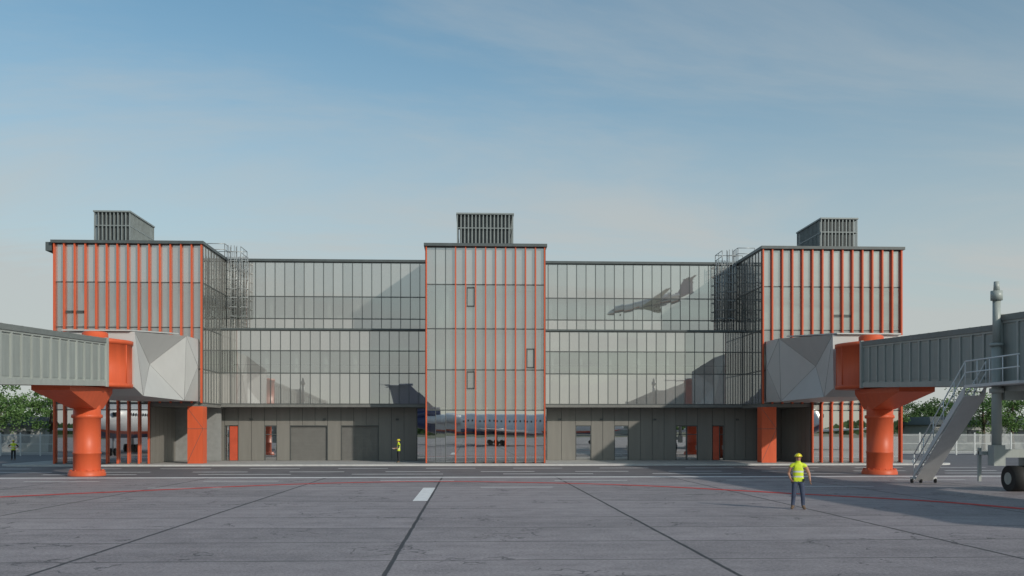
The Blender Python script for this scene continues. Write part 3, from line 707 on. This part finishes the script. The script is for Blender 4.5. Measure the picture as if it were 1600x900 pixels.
def person(loc, rz, J, legs, sleeve, scale=1.0, extras=None):
    root = empty('airport_worker', loc, rz); root.scale = (scale,)*3
    P = dict(pelvis=(0,0,.93), waist=(0,0,1.06), chest=(0,0,1.27), nb=(0,0.01,1.43), neck=(0,0,1.50), jaw=(0,-.018,1.565), head=(0,-.005,1.64), crown=(0,0,1.70))
    for s, q in (('L', 1), ('R', -1)):
        P.update({'cl'+s: (q*.10, 0.01, 1.40), 'sh'+s: (q*.21, 0.01, 1.39), 'el'+s: (q*.27, .03, 1.11), 'wr'+s: (q*.27, -.05, .87), 'pa'+s: (q*.27, -.07, .80),
                  'hi'+s: (q*.10, 0, .87), 'kn'+s: (q*.115, -.02, .49), 'an'+s: (q*.12, .02, .10), 'he'+s: (q*.12, .05, .045), 'ba'+s: (q*.135, -.10, .04), 'to'+s: (q*.14, -.165, .035)})
    P.update(J)
    R = dict(pelvis=(.165,.13), waist=(.165,.125), chest=(.19,.135), nb=(.095,.085), neck=(.06,.062), jaw=(.068,.076), head=(.084,.098), crown=(.06,.07))
    for s in 'LR': R.update({'cl'+s: (.085,.085), 'sh'+s: (.072,.072), 'el'+s: (.05,.05), 'wr'+s: (.033,.03), 'pa'+s: (.038,.025), 'hi'+s: (.108,.108), 'kn'+s: (.074,.076), 'an'+s: (.06,.062), 'he'+s: (.048,.045), 'ba'+s: (.05,.04), 'to'+s: (.038,.03)})
    names = list(P); idx = {k: i for i, k in enumerate(names)}
    E = [('pelvis','waist'),('waist','chest'),('chest','nb'),('nb','neck'),('neck','jaw'),('jaw','head'),('head','crown')]
    for s in 'LR': E += [('nb','cl'+s),('cl'+s,'sh'+s),('sh'+s,'el'+s),('el'+s,'wr'+s),('wr'+s,'pa'+s),('pelvis','hi'+s),('hi'+s,'kn'+s),('kn'+s,'an'+s),('an'+s,'he'+s),('an'+s,'ba'+s),('ba'+s,'to'+s)]
    me = skin_obj([P[k] for k in names], [(idx[a], idx[b_]) for a, b_ in E], [R[k] for k in names], {0}, 3)
    me.name = 'body'
    mats = [SKIN, VEST, BAND, legs, BOOT, sleeve]
    me.materials.clear()
    for m_ in mats: me.materials.append(m_)
    def lab(e):
        k = e[1][:2]
        if e in E[:3]: return 1
        if e in E[3:7]: return 0
        return {'cl': 1, 'sh': 1, 'el': 5, 'wr': 0, 'pa': 0, 'hi': 3, 'kn': 3, 'an': 3, 'he': 4, 'ba': 4, 'to': 4}[k]
    segs = [(Vector(P[a]), Vector(P[b_]), (R[a][0]+R[b_][0])/2, lab((a, b_))) for a, b_ in E]
    for f in me.polygons:
        c = f.center; best = 9; L = 0
        for a, b_, r_, l in segs:
            t = max(0, min(1, (c-a).dot(b_-a)/((b_-a).length_squared))); dd = (c-(a+(b_-a)*t)).length-r_
            if dd < best: best = dd; L = l
        if L == 1 and c.z < 0.88: L = 3
        if L == 3 and c.z > 0.88 and abs(c.x) < 0.3: L = 1
        if L == 1 and (1.02 < c.z < 1.06 or 1.17 < c.z < 1.21): L = 2
        if L == 3 and c.z < 0.12: L = 4
        f.material_index = L; f.use_smooth = True
    o = bpy.data.objects.new('body', me); C.collection.objects.link(o); o.parent = root
    V_, E_, R_, roots = [], [], [], set()
    for s, q in (('L', 1), ('R', -1)):
        w = Vector(P['wr'+s]); p = Vector(P['pa'+s]); d = (p-w).normalized(); side = d.cross(Vector((q*1.0, 0.2, 0)))
        side = side.normalized() if side.length > 0.1 else Vector((0, -1, 0))
        curl = d.cross(side)*(-q)
        def chain(pts, rs):
            i = len(V_); roots.add(i)
            for k, pt in enumerate(pts):
                V_.append(tuple(pt)); R_.append((rs[k], rs[k]))
                if k: E_.append((i+k-1, i+k))
        for k, ln in enumerate((0.9, 1.0, 0.95, 0.75)):
            b0 = p+side*(1.5-k)*0.018
            m1 = b0+d*0.045*ln; m2 = m1+(d*0.75+curl*0.6).normalized()*0.026*ln; m3 = m2+(d*0.3+curl*0.9).normalized()*0.022*ln
            chain((b0, m1, m2, m3), (0.0105, 0.0095, 0.0085, 0.007))
        b0 = w.lerp(p, 0.4)+side*0.018; m1 = b0+(d*0.6+side*0.8).normalized()*0.04; m2 = m1+(d*0.9+side*0.25+curl*0.3).normalized()*0.03
        chain((b0, m1, m2), (0.014, 0.011, 0.009))
    fm = skin_obj(V_, E_, R_, roots, 1); fm.materials.clear(); fm.materials.append(SKIN); fm.name = 'fingers'
    fo = bpy.data.objects.new('fingers', fm); C.collection.objects.link(fo); fo.parent = root
    h = MB(); hx, hy, hz = P['head']
    h.ell((hx, hy-0.098, hz-0.025), (0.014, 0.02, 0.024), 0, 10, 8)
    h.ell((hx, hy-0.086, hz-0.068), (0.024, 0.012, 0.008), 4, 10, 6)
    for q in (1, -1):
        h.ell((hx+q*0.03, hy-0.087, hz+0.004), (0.013, 0.01, 0.008), 1, 10, 8); h.ell((hx+q*0.03, hy-0.0955, hz+0.004), (0.006, 0.003, 0.006), 2, 8, 6)
        h.ell((hx+q*0.03, hy-0.092, hz+0.022), (0.018, 0.008, 0.004), 2, 8, 6); h.ell((hx+q*0.084, hy+0.01, hz-0.012), (0.01, 0.02, 0.03), 0, 8, 8)
    h.ell((hx, hy+0.03, hz-0.005), (0.084, 0.079, 0.07), 2, 14, 8)
    h.ell((hx, hy+0.005, hz+0.035), (0.112, 0.132, 0.10), 3, 24, 8, 0.0)
    h.cyl((hx, hy-0.03, hz+0.031), (hx, hy-0.03, hz+0.041), 0.132, 0.126, 28, 3)
    h.box(hx-0.012, hx+0.012, hy-0.09, hy+0.09, hz+0.118, hz+0.139, 3)
    h.make('head_and_helmet', [SKIN, EYEW, HAIR, HELM, LIP], root)
    if extras: extras(root)
    return root
def belt(root):
    b = MB(); b.box(-0.22, -0.15, -0.09, 0.03, 0.83, 0.97, 0); b.cyl((-0.19, -0.05, 0.97), (-0.19, -0.05, 1.08), 0.008, n=6)
    b.box(0.13, 0.18, -0.13, -0.09, 0.88, 0.97, 0); b.make('tool_pouch_and_radio', [TOOL], root)
person((10.8, 31.15, 0.006), rad(-14), {
    'elR': (-.29, .05, 1.12), 'wrR': (-.245, -.13, .96), 'paR': (-.22, -.18, .93),
    'elL': (.33, .03, 1.13), 'wrL': (.35, -.10, .92), 'paL': (.355, -.13, .86),
    'knR': (-.135, -.03, .49), 'anR': (-.165, .03, .10), 'heR': (-.165, .06, .045), 'baR': (-.20, -.09, .04), 'toR': (-.215, -.155, .035),
    'knL': (.13, -.07, .49), 'anL': (.15, -.03, .10), 'heL': (.15, .0, .045), 'baL': (.175, -.15, .04), 'toL': (.185, -.215, .035)},
    JEAN, SKIN, 1.04, belt)
def papers(root):
    b = MB(); b.hexa([(-0.14,-0.52,1.10),(0.14,-0.52,1.10),(0.14,-0.33,1.02),(-0.14,-0.33,1.02),(-0.14,-0.52,1.115),(0.14,-0.52,1.115),(0.14,-0.33,1.035),(-0.14,-0.33,1.035)]); b.make('clipboard', [PAPER], root)
person((-5.5, 74.6, 0.126), rad(-75), {
    'elR': (-.25, -.05, 1.13), 'wrR': (-.14, -.30, 1.07), 'paR': (-.11, -.37, 1.06),
    'elL': (.25, -.05, 1.13), 'wrL': (.14, -.30, 1.07), 'paL': (.11, -.37, 1.06)}, DARK, DARK, 1.02, papers)
person((-40.2, 86.5, 0.005), rad(15), {
    'elR': (-.40, .02, 1.22), 'wrR': (-.26, -.12, 1.12), 'paR': (-.20, -.14, 1.10),
    'elL': (.38, .03, 1.17), 'wrL': (.20, -.10, 1.04), 'paL': (.14, -.14, 1.03)}, DARK, DARK, 1.0)

# ================================================================== SKY + SUN
EL = rad(25); AZ = rad(139)
sv = Vector((math.sin(AZ)*math.cos(EL), math.cos(AZ)*math.cos(EL), math.sin(EL)))
w = bpy.data.worlds.new('World'); scene.world = w; w.use_nodes = True; nt = w.node_tree
for n in list(nt.nodes): nt.nodes.remove(n)
sky = N(nt, 'ShaderNodeTexSky'); sky.sky_type = 'NISHITA'; sky.sun_disc = False
sky.sun_elevation = EL; sky.sun_rotation = AZ; sky.air_density = 1.0; sky.dust_density = 1.0; sky.ozone_density = 1.2
tc = N(nt, 'ShaderNodeTexCoord'); sp = N(nt, 'ShaderNodeSeparateXYZ'); nt.links.new(tc.outputs['Generated'], sp.inputs[0])
tn = N(nt, 'ShaderNodeMix', data_type='RGBA', blend_type='MULTIPLY'); tn.inputs[0].default_value = 1.0
nt.links.new(sky.outputs[0], tn.inputs[6]); tn.inputs[7].default_value = (0.66, 0.88, 0.84, 1)
zz = M(nt, 'ADD', M(nt, 'MAXIMUM', sp.outputs[2], 0.0), 0.18)
cbn = N(nt, 'ShaderNodeCombineXYZ')
nt.links.new(M(nt, 'DIVIDE', sp.outputs[0], zz), cbn.inputs[0]); nt.links.new(M(nt, 'DIVIDE', sp.outputs[1], zz), cbn.inputs[1])
mp = N(nt, 'ShaderNodeMapping'); mp.inputs['Scale'].default_value = (0.35, 1.0, 1); mp.inputs['Rotation'].default_value = (0, 0, rad(16))
nt.links.new(cbn.outputs[0], mp.inputs[0])
n1 = N(nt, 'ShaderNodeTexNoise'); n1.inputs['Scale'].default_value = 1.3; n1.inputs['Detail'].default_value = 9; n1.inputs['Roughness'].default_value = 0.62; n1.inputs['Distortion'].default_value = 0.8
nt.links.new(mp.outputs[0], n1.inputs['Vector'])
mr = N(nt, 'ShaderNodeMapRange'); mr.interpolation_type = 'SMOOTHSTEP'; mr.inputs[1].default_value = 0.38; mr.inputs[2].default_value = 0.72; mr.inputs[3].default_value = 0.0; mr.inputs[4].default_value = 0.5
nt.links.new(n1.outputs[0], mr.inputs[0])
hz = N(nt, 'ShaderNodeMapRange'); hz.interpolation_type = 'SMOOTHSTEP'; hz.inputs[1].default_value = 0.05; hz.inputs[2].default_value = 0.42; hz.inputs[3].default_value = 0.84; hz.inputs[4].default_value = 0.04
nt.links.new(sp.outputs[2], hz.inputs[0])
fac = M(nt, 'MINIMUM', M(nt, 'ADD', hz.outputs[0], M(nt, 'MULTIPLY', mr.outputs[0], 0.7)), 0.92)
mx = N(nt, 'ShaderNodeMix', data_type='RGBA'); nt.links.new(fac, mx.inputs[0]); nt.links.new(tn.outputs[2], mx.inputs[6])
mx.inputs[7].default_value = (3.35, 3.5, 3.45, 1)
bg = N(nt, 'ShaderNodeBackground'); bg.inputs[1].default_value = 0.15
nt.links.new(mx.outputs[2], bg.inputs[0])
ow = N(nt, 'ShaderNodeOutputWorld'); nt.links.new(bg.outputs[0], ow.inputs[0])
L = bpy.data.lights.new('sun', 'SUN'); L.energy = 2.8; L.angle = rad(1.0); L.color = (1.0, 0.92, 0.82)
lo = bpy.data.objects.new('sun', L); C.collection.objects.link(lo); lo.rotation_euler = sv.to_track_quat('Z', 'Y').to_euler(); lo.location = (60, -60, 60)

# ================================================================== CAMERA
cam = bpy.data.cameras.new('camera'); co = bpy.data.objects.new('camera', cam); C.collection.objects.link(co)
co.location = (0, 0, 2.59); co.rotation_euler = (rad(90), 0, rad(-2.52))
cam.sensor_width = 36; cam.clip_end = 6000; cam.clip_start = 0.1
cam.lens = 33.75; cam.shift_y = (673-450)/1600
scene.camera = co
scene.view_settings.view_transform = 'Standard'; scene.view_settings.look = 'None'; scene.view_settings.exposure = 0; scene.view_settings.gamma = 1
